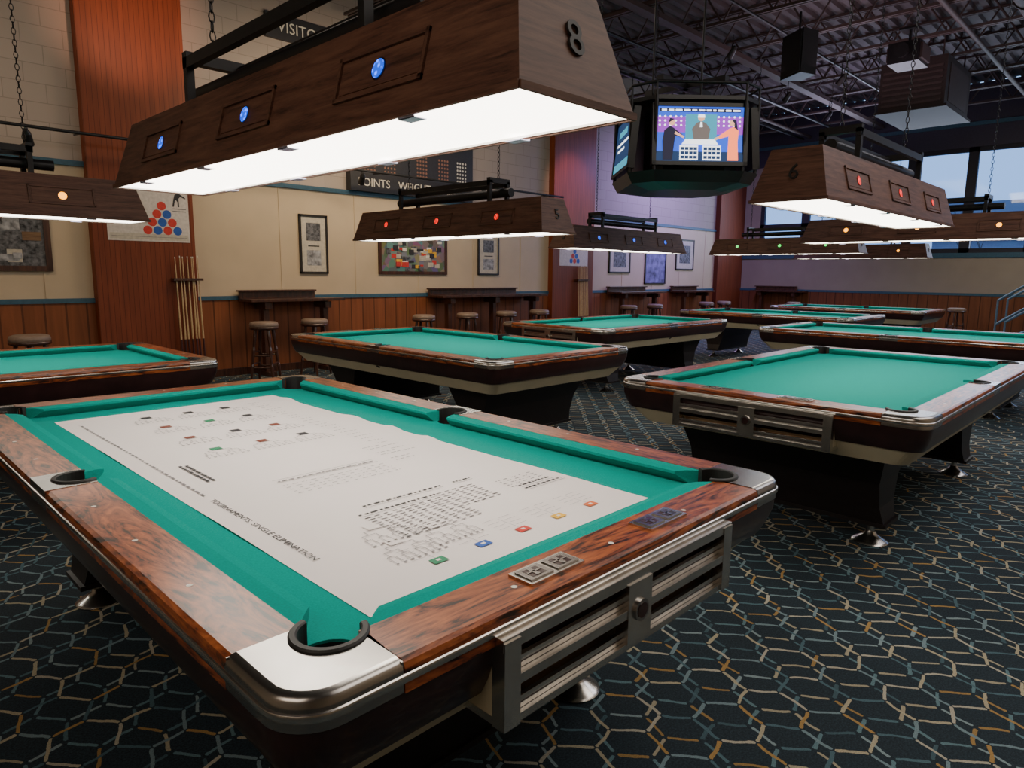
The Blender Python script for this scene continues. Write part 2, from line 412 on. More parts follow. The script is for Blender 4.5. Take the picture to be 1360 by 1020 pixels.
# ---------------------------------------------------------------- room shell
XW,YW,ZC=17.3,6.94,5.65
XS,YS=-4.2,-5.0
def mathn(nt,op,a,b_=None,c=None):
    n=nt.nodes.new('ShaderNodeMath'); n.operation=op
    for i,x in enumerate((a,b_,c)):
        if x is None: continue
        if isinstance(x,(int,float)): n.inputs[i].default_value=x
        else: nt.links.new(x,n.inputs[i])
    return n.outputs[0]
def carpet():
    m,nt,b=newmat('hexagon_weave_carpet')
    tc=nt.nodes.new('ShaderNodeTexCoord')
    dn=nt.nodes.new('ShaderNodeTexNoise'); dn.inputs['Scale'].default_value=60; nt.links.new(tc.outputs['Object'],dn.inputs['Vector'])
    wn_=nt.nodes.new('ShaderNodeTexNoise'); wn_.inputs['Scale'].default_value=8; wn_.inputs['Detail'].default_value=1; nt.links.new(tc.outputs['Object'],wn_.inputs['Vector'])
    sb=nt.nodes.new('ShaderNodeVectorMath'); sb.operation='SUBTRACT'; sb.inputs[1].default_value=(.5,.5,.5); nt.links.new(wn_.outputs['Color'],sb.inputs[0])
    scl=nt.nodes.new('ShaderNodeVectorMath'); scl.operation='SCALE'; scl.inputs['Scale'].default_value=.035; nt.links.new(sb.outputs[0],scl.inputs[0])
    ad=nt.nodes.new('ShaderNodeVectorMath'); ad.operation='ADD'; nt.links.new(tc.outputs['Object'],ad.inputs[0]); nt.links.new(scl.outputs[0],ad.inputs[1])
    def lattice(size,rot,off,w,gap):
        mp=nt.nodes.new('ShaderNodeMapping'); mp.inputs['Rotation'].default_value=(0,0,rot); mp.inputs['Location'].default_value=(off[0],off[1],0)
        mp.inputs['Scale'].default_value=(1/size[0],1/size[1],1)
        nt.links.new(ad.outputs[0],mp.inputs['Vector'])
        sp=nt.nodes.new('ShaderNodeSeparateXYZ'); nt.links.new(mp.outputs[0],sp.inputs[0]); x,y=sp.outputs[0],sp.outputs[1]
        r3=math.sqrt(3); mt=lambda *a: mathn(nt,*a)
        def fm(v,s_): return mt('SUBTRACT',mt('FLOORED_MODULO',v,s_),s_/2)
        ax,ay=fm(x,1.0),fm(y,r3)
        bx,by=fm(mt('ADD',x,.5),1.0),fm(mt('ADD',y,r3/2),r3)
        la=mt('ADD',mt('MULTIPLY',ax,ax),mt('MULTIPLY',ay,ay)); lb=mt('ADD',mt('MULTIPLY',bx,bx),mt('MULTIPLY',by,by))
        sel=mt('LESS_THAN',la,lb)
        def mixv(p,q,s_): return mt('ADD',q,mt('MULTIPLY',mt('SUBTRACT',p,q),s_))
        gx,gy=mixv(ax,bx,sel),mixv(ay,by,sel)
        ix,iy=mt('SUBTRACT',x,gx),mt('SUBTRACT',y,gy)
        X,Y=mt('ABSOLUTE',gx),mt('ABSOLUTE',gy); sx,sy=mt('SIGN',gx),mt('SIGN',gy)
        d1=X; d2=mt('ADD',mt('MULTIPLY',X,.5),mt('MULTIPLY',Y,r3/2))
        dmax=mt('MAXIMUM',d1,d2)
        dd=mt('SUBTRACT',.5,dmax)
        s1=mt('GREATER_THAN',d1,d2)
        mx=mt('ADD',ix,mt('MULTIPLY',sx,mt('ADD',.25,mt('MULTIPLY',s1,.25))))
        my=mt('ADD',iy,mt('MULTIPLY',mt('MULTIPLY',sy,r3/4),mt('SUBTRACT',1.0,s1)))
        cb=nt.nodes.new('ShaderNodeCombineXYZ')
        nt.links.new(mt('ROUND',mt('MULTIPLY',mx,8)),cb.inputs[0]); nt.links.new(mt('ROUND',mt('MULTIPLY',my,8)),cb.inputs[1])
        wn=nt.nodes.new('ShaderNodeTexWhiteNoise'); wn.noise_dimensions='3D'; nt.links.new(cb.outputs[0],wn.inputs['Vector'])
        line=mt('LESS_THAN',mt('ADD',dd,mt('MULTIPLY',mt('SUBTRACT',dn.outputs['Fac'],.5),.03)),w)
        d3=mt('ABSOLUTE',mt('SUBTRACT',mt('MULTIPLY',X,.5),mt('MULTIPLY',Y,r3/2)))
        mid=mt('SUBTRACT',mt('ADD',mt('ADD',d1,d2),d3),mt('ADD',dmax,mt('MINIMUM',mt('MINIMUM',d1,d2),d3)))
        keep=mt('GREATER_THAN',mt('SUBTRACT',dmax,mid),gap)
        return mt('MULTIPLY',line,keep),wn.outputs['Value']
    l1,r1=lattice((.180,.200),math.radians(20),(0,0),.030,.015)
    l2,r2=lattice((.180,.200),math.radians(20),(.27,.50),.030,.035)
    base=ramp(nt,noise(nt,coords(nt),160,3),[(.35,(.007,.016,.026)),(.7,(.024,.050,.070))])
    c1=ramp(nt,r1,[(0,(.50,.45,.31)),(.26,(.45,.28,.09)),(.40,(.20,.30,.34)),(.66,(.52,.49,.39)),(.84,(.08,.16,.20))],'CONSTANT')
    c2=ramp(nt,r2,[(0,(.13,.24,.28)),(.30,(.27,.37,.40)),(.50,(.06,.12,.15)),(.60,(.44,.40,.28)),(.80,(.38,.24,.08)),(.88,(.09,.18,.22))],'CONSTANT')
    def mix(f,a,c):
        n=nt.nodes.new('ShaderNodeMix'); n.data_type='RGBA'; nt.links.new(f,n.inputs[0]); nt.links.new(a,n.inputs[6]); nt.links.new(c,n.inputs[7]); return n.outputs[2]
    o=mix(l1,mix(l2,base,c2),c1)
    mul=nt.nodes.new('ShaderNodeMix'); mul.data_type='RGBA'; mul.blend_type='MULTIPLY'; mul.inputs[0].default_value=.7
    sp=ramp(nt,noise(nt,coords(nt),330,2),[(.3,(.45,.45,.45)),(.65,(1.1,1.1,1.1))])
    nt.links.new(o,mul.inputs[6]); nt.links.new(sp,mul.inputs[7]); nt.links.new(mul.outputs[2],b.inputs['Base Color'])
    setp(b,Roughness=.95); bump(nt,b,dn.outputs['Fac'],.3,.003)
    return m
M['carpet']=carpet()
def slab(name,a,b_,k):
    q=B(); q.box(a,b_,k); return q.obj(name)
slab('floor',(XS,YS,-.1),(XW,YW,0),'carpet')
def blockwall(name,c,bw=.40,bh=.20):
    m,nt,b=newmat(name)
    tc=nt.nodes.new('ShaderNodeTexCoord'); sp=nt.nodes.new('ShaderNodeSeparateXYZ'); nt.links.new(tc.outputs['Object'],sp.inputs[0])
    cb=nt.nodes.new('ShaderNodeCombineXYZ'); nt.links.new(mathn(nt,'ADD',sp.outputs[0],sp.outputs[1]),cb.inputs[0]); nt.links.new(sp.outputs[2],cb.inputs[1])
    br=nt.nodes.new('ShaderNodeTexBrick'); nt.links.new(cb.outputs[0],br.inputs['Vector'])
    br.inputs['Scale'].default_value=1; br.inputs['Brick Width'].default_value=bw; br.inputs['Row Height'].default_value=bh; br.inputs['Mortar Size'].default_value=.005
    br.inputs['Color1'].default_value=c4(c); br.inputs['Color2'].default_value=c4([x*.95 for x in c]); br.inputs['Mortar'].default_value=c4([x*.72 for x in c])
    nt.links.new(br.outputs['Color'],b.inputs['Base Color']); setp(b,Roughness=.75)
    bump(nt,b,br.outputs['Fac'],-.25,.006)
    return m
M['block']=blockwall('painted_block',(.38,.32,.29))
M['cream_wall']=plain('cream_wall_panel',(.58,.46,.32),.55,var=.04,vs=3)
M['beige_back']=plain('beige_back_wall',(.36,.31,.25),.6,var=.04,vs=3)
def beadboard(name,axis,c,pitch,lowk=.7):
    m,nt,b=newmat(name)
    tc=nt.nodes.new('ShaderNodeTexCoord'); sp=nt.nodes.new('ShaderNodeSeparateXYZ'); nt.links.new(tc.outputs['Object'],sp.inputs[0])
    u=mathn(nt,'FLOORED_MODULO',sp.outputs[axis],pitch); g=mathn(nt,'LESS_THAN',u,pitch*.10)
    v=coords(nt,(9,9,.7)); n=noise(nt,v,1.5,6,.8)
    col=ramp(nt,n,[(.35,[x*lowk for x in c]),(.7,c)])
    mx=nt.nodes.new('ShaderNodeMix'); mx.data_type='RGBA'; nt.links.new(g,mx.inputs[0]); nt.links.new(col,mx.inputs[6]); mx.inputs[7].default_value=c4([x*.4 for x in c])
    nt.links.new(mx.outputs[2],b.inputs['Base Color']); setp(b,Roughness=.5,Specular_IOR_Level=.3)
    bump(nt,b,g,-.3,.004); return m
M['wains']=beadboard('wainscot_wood',0,(.29,.092,.035),.21)
M['wains_y']=beadboard('wainscot_wood_back',1,(.24,.085,.035),.21)
M['pil']=beadboard('pilaster_wood',0,(.24,.056,.022),.055)
M['bluetrim']=plain('slate_blue_trim',(.04,.11,.17),.5)
M['navy']=plain('navy_band',(.045,.04,.07),.6)
M['deck']=plain('ceiling_deck_paint',(.13,.105,.11),.7,.0,vs=4)
M['joist']=plain('joist_paint',(.09,.062,.06),.6,.0)
q=B(); q.box((XS,YW,0),(XW+.2,YW+.2,ZC),'block'); q.obj('wall_left')
q=B()
for a,c in ((XS,1.15),(2.3,9.2),(10.5,15.9)):
    q.box((a,YW-.02,1.04),(c,YW,2.58),'cream_wall'); q.box((a,YW-.03,0),(c,YW,1.04),'wains')
    x=a
    while x<c:
        q.box((x-.012,YW-.027,1.08),(x+.012,YW-.02,2.56),'cream_wall'); x+=1.22
q.obj('wall_panelling')
q=B()
for a,c in ((XS,1.15),(2.3,9.2),(10.5,15.9)):
    q.box((a,YW-.045,1.02),(c,YW-.02,1.075),'bluetrim'); q.box((a,YW-.045,2.56),(c,YW-.01,2.62),'bluetrim')
    q.box((a,YW-.05,0),(c,YW-.03,.10),'darkwood')
q.obj('trim_1')
q=B()
for a,c in ((1.15,2.3),(9.2,10.5),(15.9,XW)): q.box((a,YW-.14,0),(c,YW-.001,ZC),'pil')
q.obj('wall_pilasters',bevel=.006)
WZ0,WZ1,WY0,WY1=1.98,4.30,-4.6,6.35
q=B()
q.box((XW,YS,0),(XW+.2,YW,WZ0),'beige_back'); q.box((XW,YS,WZ1),(XW+.2,YW,ZC),'navy')
q.box((XW,YS,WZ0),(XW+.2,WY0,WZ1),'beige_back'); q.box((XW,WY1,WZ0),(XW+.2,YW,WZ1),'beige_back')
q.obj('wall_back')
q=B(); q.box((XW-.03,YS,0),(XW,YW-.14,1.04),'wains_y'); q.obj('wall_back_panelling')
q=B(); q.box((XW-.045,YS,1.02),(XW-.005,YW-.14,1.075),'bluetrim'); q.box((XW-.04,YS,1.88),(XW-.005,YW-.14,1.98),'bluetrim'); q.box((XW-.04,YS,4.75),(XW-.005,YW-.14,4.83),'bluetrim'); q.obj('trim_2')
M['wframe']=plain('window_frame',(.018,.018,.03),.5)
mg,nt,bb=newmat('window_glass')
tr=nt.nodes.new('ShaderNodeBsdfTransparent'); gl=nt.nodes.new('ShaderNodeBsdfGlossy'); gl.inputs['Roughness'].default_value=.05; mxs=nt.nodes.new('ShaderNodeMixShader'); mxs.inputs[0].default_value=.04
tr.inputs['Color'].default_value=(.85,.9,1,1)
nt.links.new(tr.outputs[0],mxs.inputs[1]); nt.links.new(gl.outputs[0],mxs.inputs[2]); nt.links.new(mxs.outputs[0],nt.nodes['Material Output'].inputs['Surface'])
M['glass']=mg
n=0; y=WY1
while y>WY0+.2:
    n+=1; q=B(); y2=max(y-1.21,WY0)
    for a,c in (((XW+.02,y2,WZ0),(XW+.12,y2+.10,WZ1)),((XW+.02,y-.10,WZ0),(XW+.12,y,WZ1)),((XW+.02,y2,WZ0),(XW+.12,y,WZ0+.10)),((XW+.02,y2,WZ1-.10),(XW+.12,y,WZ1)),((XW+.02,y2,2.62),(XW+.12,y,2.80))): q.box(a,c,'wframe')
    q.box((XW+.06,y2+.10,WZ0+.10),(XW+.066,y-.10,WZ1-.10),'glass')
    q.obj('window_%d'%n); y=y2
slab('wall_right',(XS-.2,YS-.2,0),(XW+.2,YS,ZC),'cream_wall')
slab('wall_front',(XS-.2,YS,0),(XS,YW+.2,ZC),'cream_wall')
q=B(); pitch=.22; y=YS; prof=[]
while y<YW+.2:
    prof+=[(y,ZC),(y+.09,ZC),(y+.11,ZC+.06),(y+.20,ZC+.06)]; y+=pitch
v=[(x,yy,z) for x in (XS-.2,XW+.2) for yy,z in prof]; n=len(prof)
q.add(v,[(i,i+1,n+i+1,n+i) for i in range(n-1)],'deck'); q.box((XS-.2,YS-.2,ZC+.1),(XW+.2,YW+.2,ZC+.2),'deck')
q.obj('ceiling')
q=B(); L0,L1=YS+.05,YW-.16; zb,zt=ZC-.62,ZC-.03
for z in (zb,zt):
    q.box((-.05,L0,z-.02),(-.015,L1,z+.02),'joist'); q.box((.015,L0,z-.02),(.05,L1,z+.02),'joist')
y=L0; s_=0
while y<L1-.35:
    q.cyl((0,y,zb if s_ else zt),(0,y+.38,zt if s_ else zb),.014,'joist',n=6); y+=.38; s_^=1
JM=q.mesh('open_web_joist_mesh')
x=-3.2
while x<17.2: place(JM,'open_web_joist',(x,0,0)); x+=1.3
q=B()
for y in (.45,5.15): q.cyl((XS+.05,y,4.95),(XW-.05,y,4.95),.035,'joist',n=10)
q.box((XS+.05,3.4,ZC-.72),(XW-.05,3.55,ZC-.65),'joist')
q.obj('sprinkler_pipe')
q=B()
for y,r_ in ((-1.6,.022),(-1.5,.015),(2.45,.018),(4.35,.028),(-3.2,.03)): q.cyl((XS+.05,y,4.96),(XW-.05,y,4.96),r_,'steel',n=8)
q.obj('electrical_conduit')
# outside
M['facade']=blockwall('outside_siding',(.24,.26,.33),3,.25)
M['roof']=plain('outside_roof',(.11,.13,.18),.8); M['ground']=plain('outside_snowy_ground',(.36,.40,.46),.9); M['owin']=plain('outside_window',(.06,.07,.10),.1); M['bark']=plain('bare_tree_bark',(.06,.06,.075),.9)
q=B(); q.box((46,-14,-.5),(56,9,3.6),'facade'); q.prism([(45.5,3.6),(56.5,3.6),(51,6.2)],-14.5,9.5,'roof',Matrix(((1,0,0,0),(0,0,1,0),(0,1,0,0),(0,0,0,1))))
for k in range(6): q.box((45.93,-12+k*3.6,1.0),(46,-10.4+k*3.6,2.3),'owin')
q.obj('neighboring_building')
def tree(x,y,h):
    q=B(); rnd=random.Random(int(x*10+y))
    def br(p,d,l,r,dep):
        e=p+d*l; q.cyl(p,e,r,'bark',r*.6,n=6,caps=False)
        if dep==0: return
        for k in range(3):
            nd=(d+Vector((rnd.uniform(-.7,.7),rnd.uniform(-.7,.7),rnd.uniform(-.1,.5)))).normalized(); br(e,nd,l*rnd.uniform(.55,.75),r*.5,dep-1)
    br(Vector((0,0,0)),Vector((0,0,1)),h*.35,.10,4); return q.obj('bare_tree',(x,y,-.5))
tree(40,5.5,6); tree(42,-3.5,7)
slab('outside_ground',(17.8,-40,-.6),(80,60,-.5),'ground')
# ---------------------------------------------------------------- stools & ledges
def stool_mesh():
    b=B()
    b.lathe((0,0,0),[(.0,.70),(.155,.70),(.175,.705),(.178,.735),(.17,.76),(.14,.772),(.0,.775)],'seat',24)
    b.lathe((0,0,0),[(.0,.675),(.165,.675),(.18,.685),(.18,.71),(.0,.71)],'darkwood',24)
    F=[];
    for k in range(4):
        a=math.radians(45+90*k); t=(.115*math.cos(a),.115*math.sin(a),.69); f=(.20*math.cos(a),.20*math.sin(a),0)
        P=[Vector(f).lerp(Vector(t),u) for u in (0,.12,.3,.34,.6,.66,.85,1)]
        R=[.013,.016,.021,.015,.022,.016,.022,.018]
        for i in range(7): b.cyl(P[i],P[i+1],R[i],'darkwood',R[i+1],n=10,caps=(i in(0,6)))
        F.append((Vector(f),Vector(t)))
    for k in range(4):
        for u in ((.28,.50) if k%2 else (.34,.56)):
            b.cyl(F[k][0].lerp(F[k][1],u),F[(k+1)%4][0].lerp(F[(k+1)%4][1],u),.010,'darkwood',n=8)
    return b.mesh('bar_stool_mesh')
SM=stool_mesh()
for x,y in ((2.83,6.12),(3.62,6.25),(.26,5.76),(5.4,6.1),(6.3,6.1),(7.2,6.1),(8.05,6.1),(11.0,6.2),(12.0,6.2),(14.3,6.2),(15.2,6.2),(16.3,1.3),(16.4,4.9)):
    place(SM,'bar_stool',(x,y,0),random.random())
def ledge(x0,x1,name='bar_ledge_table',back=False):
    b=B(); L=x1-x0
    b.box((0,-.42,1.00),(L,-.02,1.04),'darkwood'); b.box((.0,-.07,1.04),(L*.8,-.02,1.13),'darkwood'); b.box((-.02,-.12,1.13),(L*.8,-.01,1.155),'darkwood')
    k=max(2,int(L/1.1)+1)
    for i in range(k):
        x=.25+(L-.5)*i/(k-1)
        b.box((x-.04,-.30,.12),(x+.04,-.20,1.0),'darkwood'); b.box((x-.05,-.38,.90),(x+.05,-.06,.99),'darkwood')
        b.box((x-.06,-.42,0),(x+.06,-.08,.06),'darkwood'); b.box((x-.05,-.34,.06),(x+.05,-.16,.12),'darkwood')
    if back:
        return b.obj(name,(XW-.045,x1,0),-H,.004)
    return b.obj(name,(x0,YW-.05,0),0,.004)
ledge(2.85,4.25); ledge(6.1,8.7); ledge(11.1,12.9); ledge(13.7,15.2); ledge(4.9,6.3,back=True)
M['maple']=plain('cue_maple',(.55,.38,.2),.35); M['cuedark']=plain('cue_butt',(.06,.02,.02),.3)
def cues(x,n,nm):
    b=B()
    b.box((-.02,-.16,0),(n*.045+.02,0,.10),'darkwood'); b.box((-.02,-.10,1.28),(n*.045+.02,0,1.31),'darkwood')
    for i in range(n):
        xx=.02+i*.045; h=1.46+.03*random.random(); lean=random.uniform(-.02,.02)
        b.cyl((xx,-.12,.10),(xx+lean*.4,-.10,.55),.015,'cuedark',.012,n=8); b.cyl((xx+lean*.4,-.10,.55),(xx+lean,-.055,h+.09),.012,'maple',.006,n=8); b.cyl((xx+lean,-.055,h+.09),(xx+lean,-.0545,h+.11),.006,'white',.006,n=8)
    return b.obj('cue_rack',(x,YW-.145,0))
cues(2.0,7,'cue_rack'); cues(9.9,8,'cue_rack')
# ---------------------------------------------------------------- pictures on wall
M['mat_white']=plain('picture_mat',(.55,.50,.42),.6); M['frame']=plain('frame_black',(.02,.015,.012),.4); M['bw1']=plain('photo_grey',(.10,.10,.11),.5,var=.9,vs=25); M['bw2']=plain('photo_light',(.3,.3,.32),.5,var=.6,vs=18)
m,nt,b_=newmat('collage_print'); v=coords(nt); vo=nt.nodes.new('ShaderNodeTexVoronoi'); vo.inputs['Scale'].default_value=9; nt.links.new(v,vo.inputs['Vector'])
hs=nt.nodes.new('ShaderNodeHueSaturation'); hs.inputs['Saturation'].default_value=.6; hs.inputs['Value'].default_value=.3; nt.links.new(vo.outputs['Color'],hs.inputs['Color']); nt.links.new(hs.outputs[0],b_.inputs['Base Color']); setp(b_,Roughness=.3)
M['collage']=m
M['purpleposter']=plain('violet_print',(.16,.14,.32),.5,var=.7,vs=6); M['posterwhite']=plain('poster_paper',(.66,.60,.56),.6)
XZ=RX(90)
def picture(x0,x1,z0,z1,kind,y=YW-.02,fw=.03):
    b=B(); w,h=x1-x0,z1-z0
    M4=XZ
    b.box((0,0,0),(w,h,.012),'frame',M4)
    fm='darkwood' if kind in('collage','dark') else 'frame'
    for a,c in (((0,0,.0),(w,fw,.03)),((0,h-fw,0),(w,h,.03)),((0,0,0),(fw,h,.03)),((w-fw,0,0),(w,h,.03))): b.box(a,c,fm,M4)
    b.box((fw,fw,.012),(w-fw,h-fw,.015),{'two':'mat_white','collage':'collage','dark':'bw1','purple':'purpleposter','one':'mat_white'}[kind],M4)
    if kind=='two':
        b.box((w*.25,h*.56,.015),(w*.75,h*.86,.017),'bw1',M4); b.box((w*.25,h*.14,.015),(w*.75,h*.40,.017),'bw2',M4)
        b.box((w*.3,h*.46,.015),(w*.7,h*.48,.017),'ink',M4)
    if kind=='one': b.box((w*.2,h*.22,.015),(w*.8,h*.8,.017),'bw1',M4)
    if kind=='dark':
        for i in range(14):
            a=fw+random.random()*(w-.3); c=fw+random.random()*(h-.25); b.box((a,c,.015),(a+random.uniform(.08,.2),c+random.uniform(.06,.16),.0165+i*.0004),random.choice(['bw2','mat_white','tan','bw1']),M4)
    if kind=='collage':
        for i in range(46):
            a=fw+random.random()*(w-.25); c=fw+random.random()*(h-.16); b.box((a,c,.015),(a+random.uniform(.05,.14),c+random.uniform(.03,.09),.0165+i*.0002),random.choice(['mat_white','white','p_red','p_yellow','ink','bw1','mat_white','ink']),M4)
    return b.obj('framed_picture',(x0,y,z0))
picture(3.80,4.25,1.38,2.22,'two'); picture(5.15,6.55,1.38,2.02,'collage',fw=.05); picture(7.28,7.80,1.38,2.10,'two'); picture(-.45,.76,1.38,2.05,'dark',fw=.06)
picture(11.2,12.0,1.45,2.02,'one'); picture(12.6,13.5,1.2,2.02,'purple'); picture(13.95,14.8,1.55,2.3,'one')
b=B(); w,h=.93,.66
b.box((0,0,0),(w,h,.004),'posterwhite',XZ)
b.box((0.02,.02,.004),(w-.02,.09,.005),'mat_white',XZ); b.box((.04,.05,.005),(w-.04,.055,.0055),'inkg',XZ)
for r in range(4):
    for i in range(4-r):
        b.disc((.44+i*.115+r*.0575,.135+r*.098,.006),.052,('p_red' if (i+r*2)%2==0 else 'p_blue'),XZ,20)
for zz in (.30,.27): b.box((.74,zz+.1,.004),(.90,zz+.11,.005),'inkg',XZ)
sil=((0,0),(.12,0),(.25,.45),(.4,.3),(.4,0),(.52,0),(.5,.5),(.62,.62),(1.0,.5),(1.0,.56),(.6,.78),(.5,.8),(.55,.95),(.45,1.02),(.35,.95),(.36,.8),(.2,.7),(.1,.4))
b.add([(x*.16+.74,y*.2+.43,.0055) for x,y in sil],[list(range(len(sil)))],'ink',False,XZ)
b.obj('poster',(1.31,YW-.141,1.75))
b=B(); b.box((0,0,0),(.9,.5,.004),'posterwhite',XZ)
for r in range(3):
    for i in range(3-r): b.disc((.36+i*.11+r*.055,.10+r*.095,.006),.05,('p_red' if (i+r)%2 else 'p_blue'),XZ,16)
b.obj('poster',(9.4,YW-.141,1.58))
M['board']=plain('scoreboard_black',(.02,.02,.025),.5); M['boardtxt']=plain('scoreboard_letters',(.65,.62,.56),.5); M['bulb']=plain('scoreboard_bulbs',(.25,.12,.08),.4)
b=B(); w,h=2.45,1.75
b.box((0,0,0),(w,h,.12),'board',XZ)
b.text('POINTS',.17,'boardtxt',XZ@T4((.42,.13,.122)),.002); b.text('WEIGHT-CLASS',.17,'boardtxt',XZ@T4((1.46,.13,.122)),.002)
for gx in (.25,.62,1.25,1.70,2.10):
    for i in range(4):
        for j in range(6):
            b.disc((gx+i*.06,.32+j*.06,.123),.018,'bulb' if gx<2 else 'boardtxt',XZ,8)
b.obj('scoreboard',(4.62,YW-.001,2.62))
b=B(); b.box((0,0,0),(1.15,.32,.05),'board',XZ); b.text('VISITORS',.2,'boardtxt',XZ@T4((.57,.16,.052)),.002); b.obj('scoreboard_sign',(3.42,YW-.001,4.50))
# ---------------------------------------------------------------- television cluster
M['tvcase']=plain('tv_housing',(.014,.014,.016),.35)
for k,c,s_ in (('s_blue',(.02,.08,.60),1.8),('s_purple',(.30,.04,.50),1.6),('s_white',(.9,.95,1),2.2),('s_teal',(.05,.35,.50),1.2),('s_orange',(1,.20,.07),2.2),('s_skin',(.80,.40,.25),1.6),('s_grey',(.16,.13,.12),1.2),('s_dark',(.02,.02,.05),.8),('s_navy',(.015,.045,.13),1.0),('s_red',(.8,.05,.05),1.5)):
    M[k]=emit('screen_'+k[2:],c,s_)
def tv_cluster():
    b=B()
    base=-134; SC=Matrix.Diagonal((.95,.87,1,1))
    def octr(r,c,z):
        p=[(r,-c),(r,c),(c,r),(-c,r),(-r,c),(-r,-c),(-c,-r),(c,-r)]
        a=math.radians(base); return [(x*math.cos(a)-y*math.sin(a),x*math.sin(a)+y*math.cos(a),z) for x,y in p]
    b.loft([octr(.40,.25,-.50),octr(.64,.44,-.45),octr(.70,.47,-.34)],'tvcase',True,True)
    b.loft([octr(.68,.46,.36),octr(.68,.46,.40),octr(.60,.40,.41)],'tvcase',True,True)
    b.loft([octr(.50,.33,-.36),octr(.50,.33,.38)],'tvcase')
    for i in range(8):
        p=Vector(octr(.67,.46,.40)[i]); q_=Vector(octr(.67,.46,-.36)[i]); b.cyl(p,q_,.02,'steel',n=8)
        p2=Vector(octr(.67,.46,.40)[(i+1)%8]); b.cyl(p+Vector((0,0,.13)),p2+Vector((0,0,.13)),.015,'steel',n=6); b.cyl(p,p+Vector((0,0,.13)),.012,'steel',n=6)
    for i in range(4):
        a=base+90*i
        M4=RZ(a+90)@T4((0,-.665,.02))@RX(90-5)@SC
        b.box((-.52,-.36,-.06),(.52,.36,0),'tvcase',M4); 
        for p,q_ in (((-.52,-.36,0),(.52,-.315,.015)),((-.52,.315,0),(.52,.36,.015)),((-.52,-.36,0),(-.475,.36,.015)),((.475,-.36,0),(.52,.36,.015))): b.box(p,q_,'tvcase',M4)
        def r(x0,y0,x1,y1,k,z=.002): b.add([(x0,y0,z),(x1,y0,z),(x1,y1,z),(x0,y1,z)],[(0,1,2,3)],k,False,M4)
        def pg(pts,k,z): b.add([(x,y,z) for x,y in pts],[list(range(len(pts)))],k,False,M4)
        if i==0:
            r(-.475,-.315,.475,.315,'s_blue'); r(-.475,.02,-.12,.2,'s_purple',.003); r(.14,.0,.475,.2,'s_purple',.003); r(-.475,-.315,.475,-.20,'s_navy',.003)
            r(-.44,.255,.44,.295,'s_dark',.003)
            x=-.42
            while x<.40:
                w=random.uniform(.03,.08); r(x,.265,x+w,.285,'s_white',.004); x+=w+.02
            for j in range(3):
                for k in range(16): b.disc((-.44+k*.058,.10+j*.05,.004),.012,'s_white',M4,8)
            r(-.16,-.08,.18,.23,'s_teal',.005)
            pg([(-.20,-.12),(.20,-.12),(.16,-.06),(-.16,-.06)],'s_white',.009)
            r(-.22,-.30,-.02,-.13,'s_white',.009); r(.03,-.30,.23,-.13,'s_white',.009)
            for j in range(3):
                for k in range(4):
                    r(-.21+k*.047,-.285+j*.05,-.17+k*.047,-.25+j*.05,'s_navy',.010); r(.04+k*.047,-.285+j*.05,.08+k*.047,-.25+j*.05,'s_navy',.010)
            pg([(-.07,-.06),(.09,-.06),(.11,.06),(.06,.13),(.01,.15),(-.04,.13),(-.09,.06)],'s_grey',.007); b.disc((.01,.185,.008),.036,'s_skin',M4,14); pg([(-.03,.19),(.05,.19),(.045,.225),(-.02,.228)],'s_white',.0085)
            pg([(-.005,.08),(.025,.08),(.02,.14),(0,.14)],'s_white',.008)
            pg([(-.40,-.30),(-.30,-.30),(-.27,-.02),(-.20,-.04),(-.19,-.01),(-.29,.07),(-.33,.09),(-.39,.04),(-.41,-.08)],'s_dark',.008); b.disc((-.31,.13,.009),.036,'s_skin',M4,14); pg([(-.35,.12),(-.33,.18),(-.28,.17),(-.32,.14)],'s_dark',.0095); pg([(-.28,.0),(-.18,-.05),(-.17,-.03),(-.27,.03)],'s_skin',.0095)
            pg([(.30,-.30),(.42,-.30),(.41,-.08),(.42,.05),(.37,.09),(.32,.07),(.20,-.02),(.21,-.05),(.31,-.02)],'s_orange',.008); b.disc((.35,.13,.009),.036,'s_skin',M4,14); pg([(.34,.17),(.39,.17),(.41,.05),(.37,.08),(.37,.13)],'s_dark',.0095); pg([(.21,-.05),(.20,-.02),(.15,-.05),(.16,-.07)],'s_skin',.0095)
        else:
            r(-.475,-.315,.475,.315,'s_navy'); r(-.475,-.315,.475,-.20,'s_teal',.003); r(-.35,.02,.30,.05,'s_white',.003); r(-.30,-.06,.10,-.03,'s_white',.003); r(-.3,.12,.2,.2,'s_teal',.003)
    for a in (0,120,240):
        ca,sa=math.cos(math.radians(a)),math.sin(math.radians(a))
        b.cyl((.35*ca,.35*sa,.38),(.35*ca,.35*sa,2.1),.012,'steel',n=8)
    b.box((-.5,-.04,.62),(.5,.04,.68),'steel'); b.box((-.04,-.5,.62),(.04,.5,.68),'steel')
    return b.obj('television_cluster',(5.83,1.98,2.82))
tv_cluster()
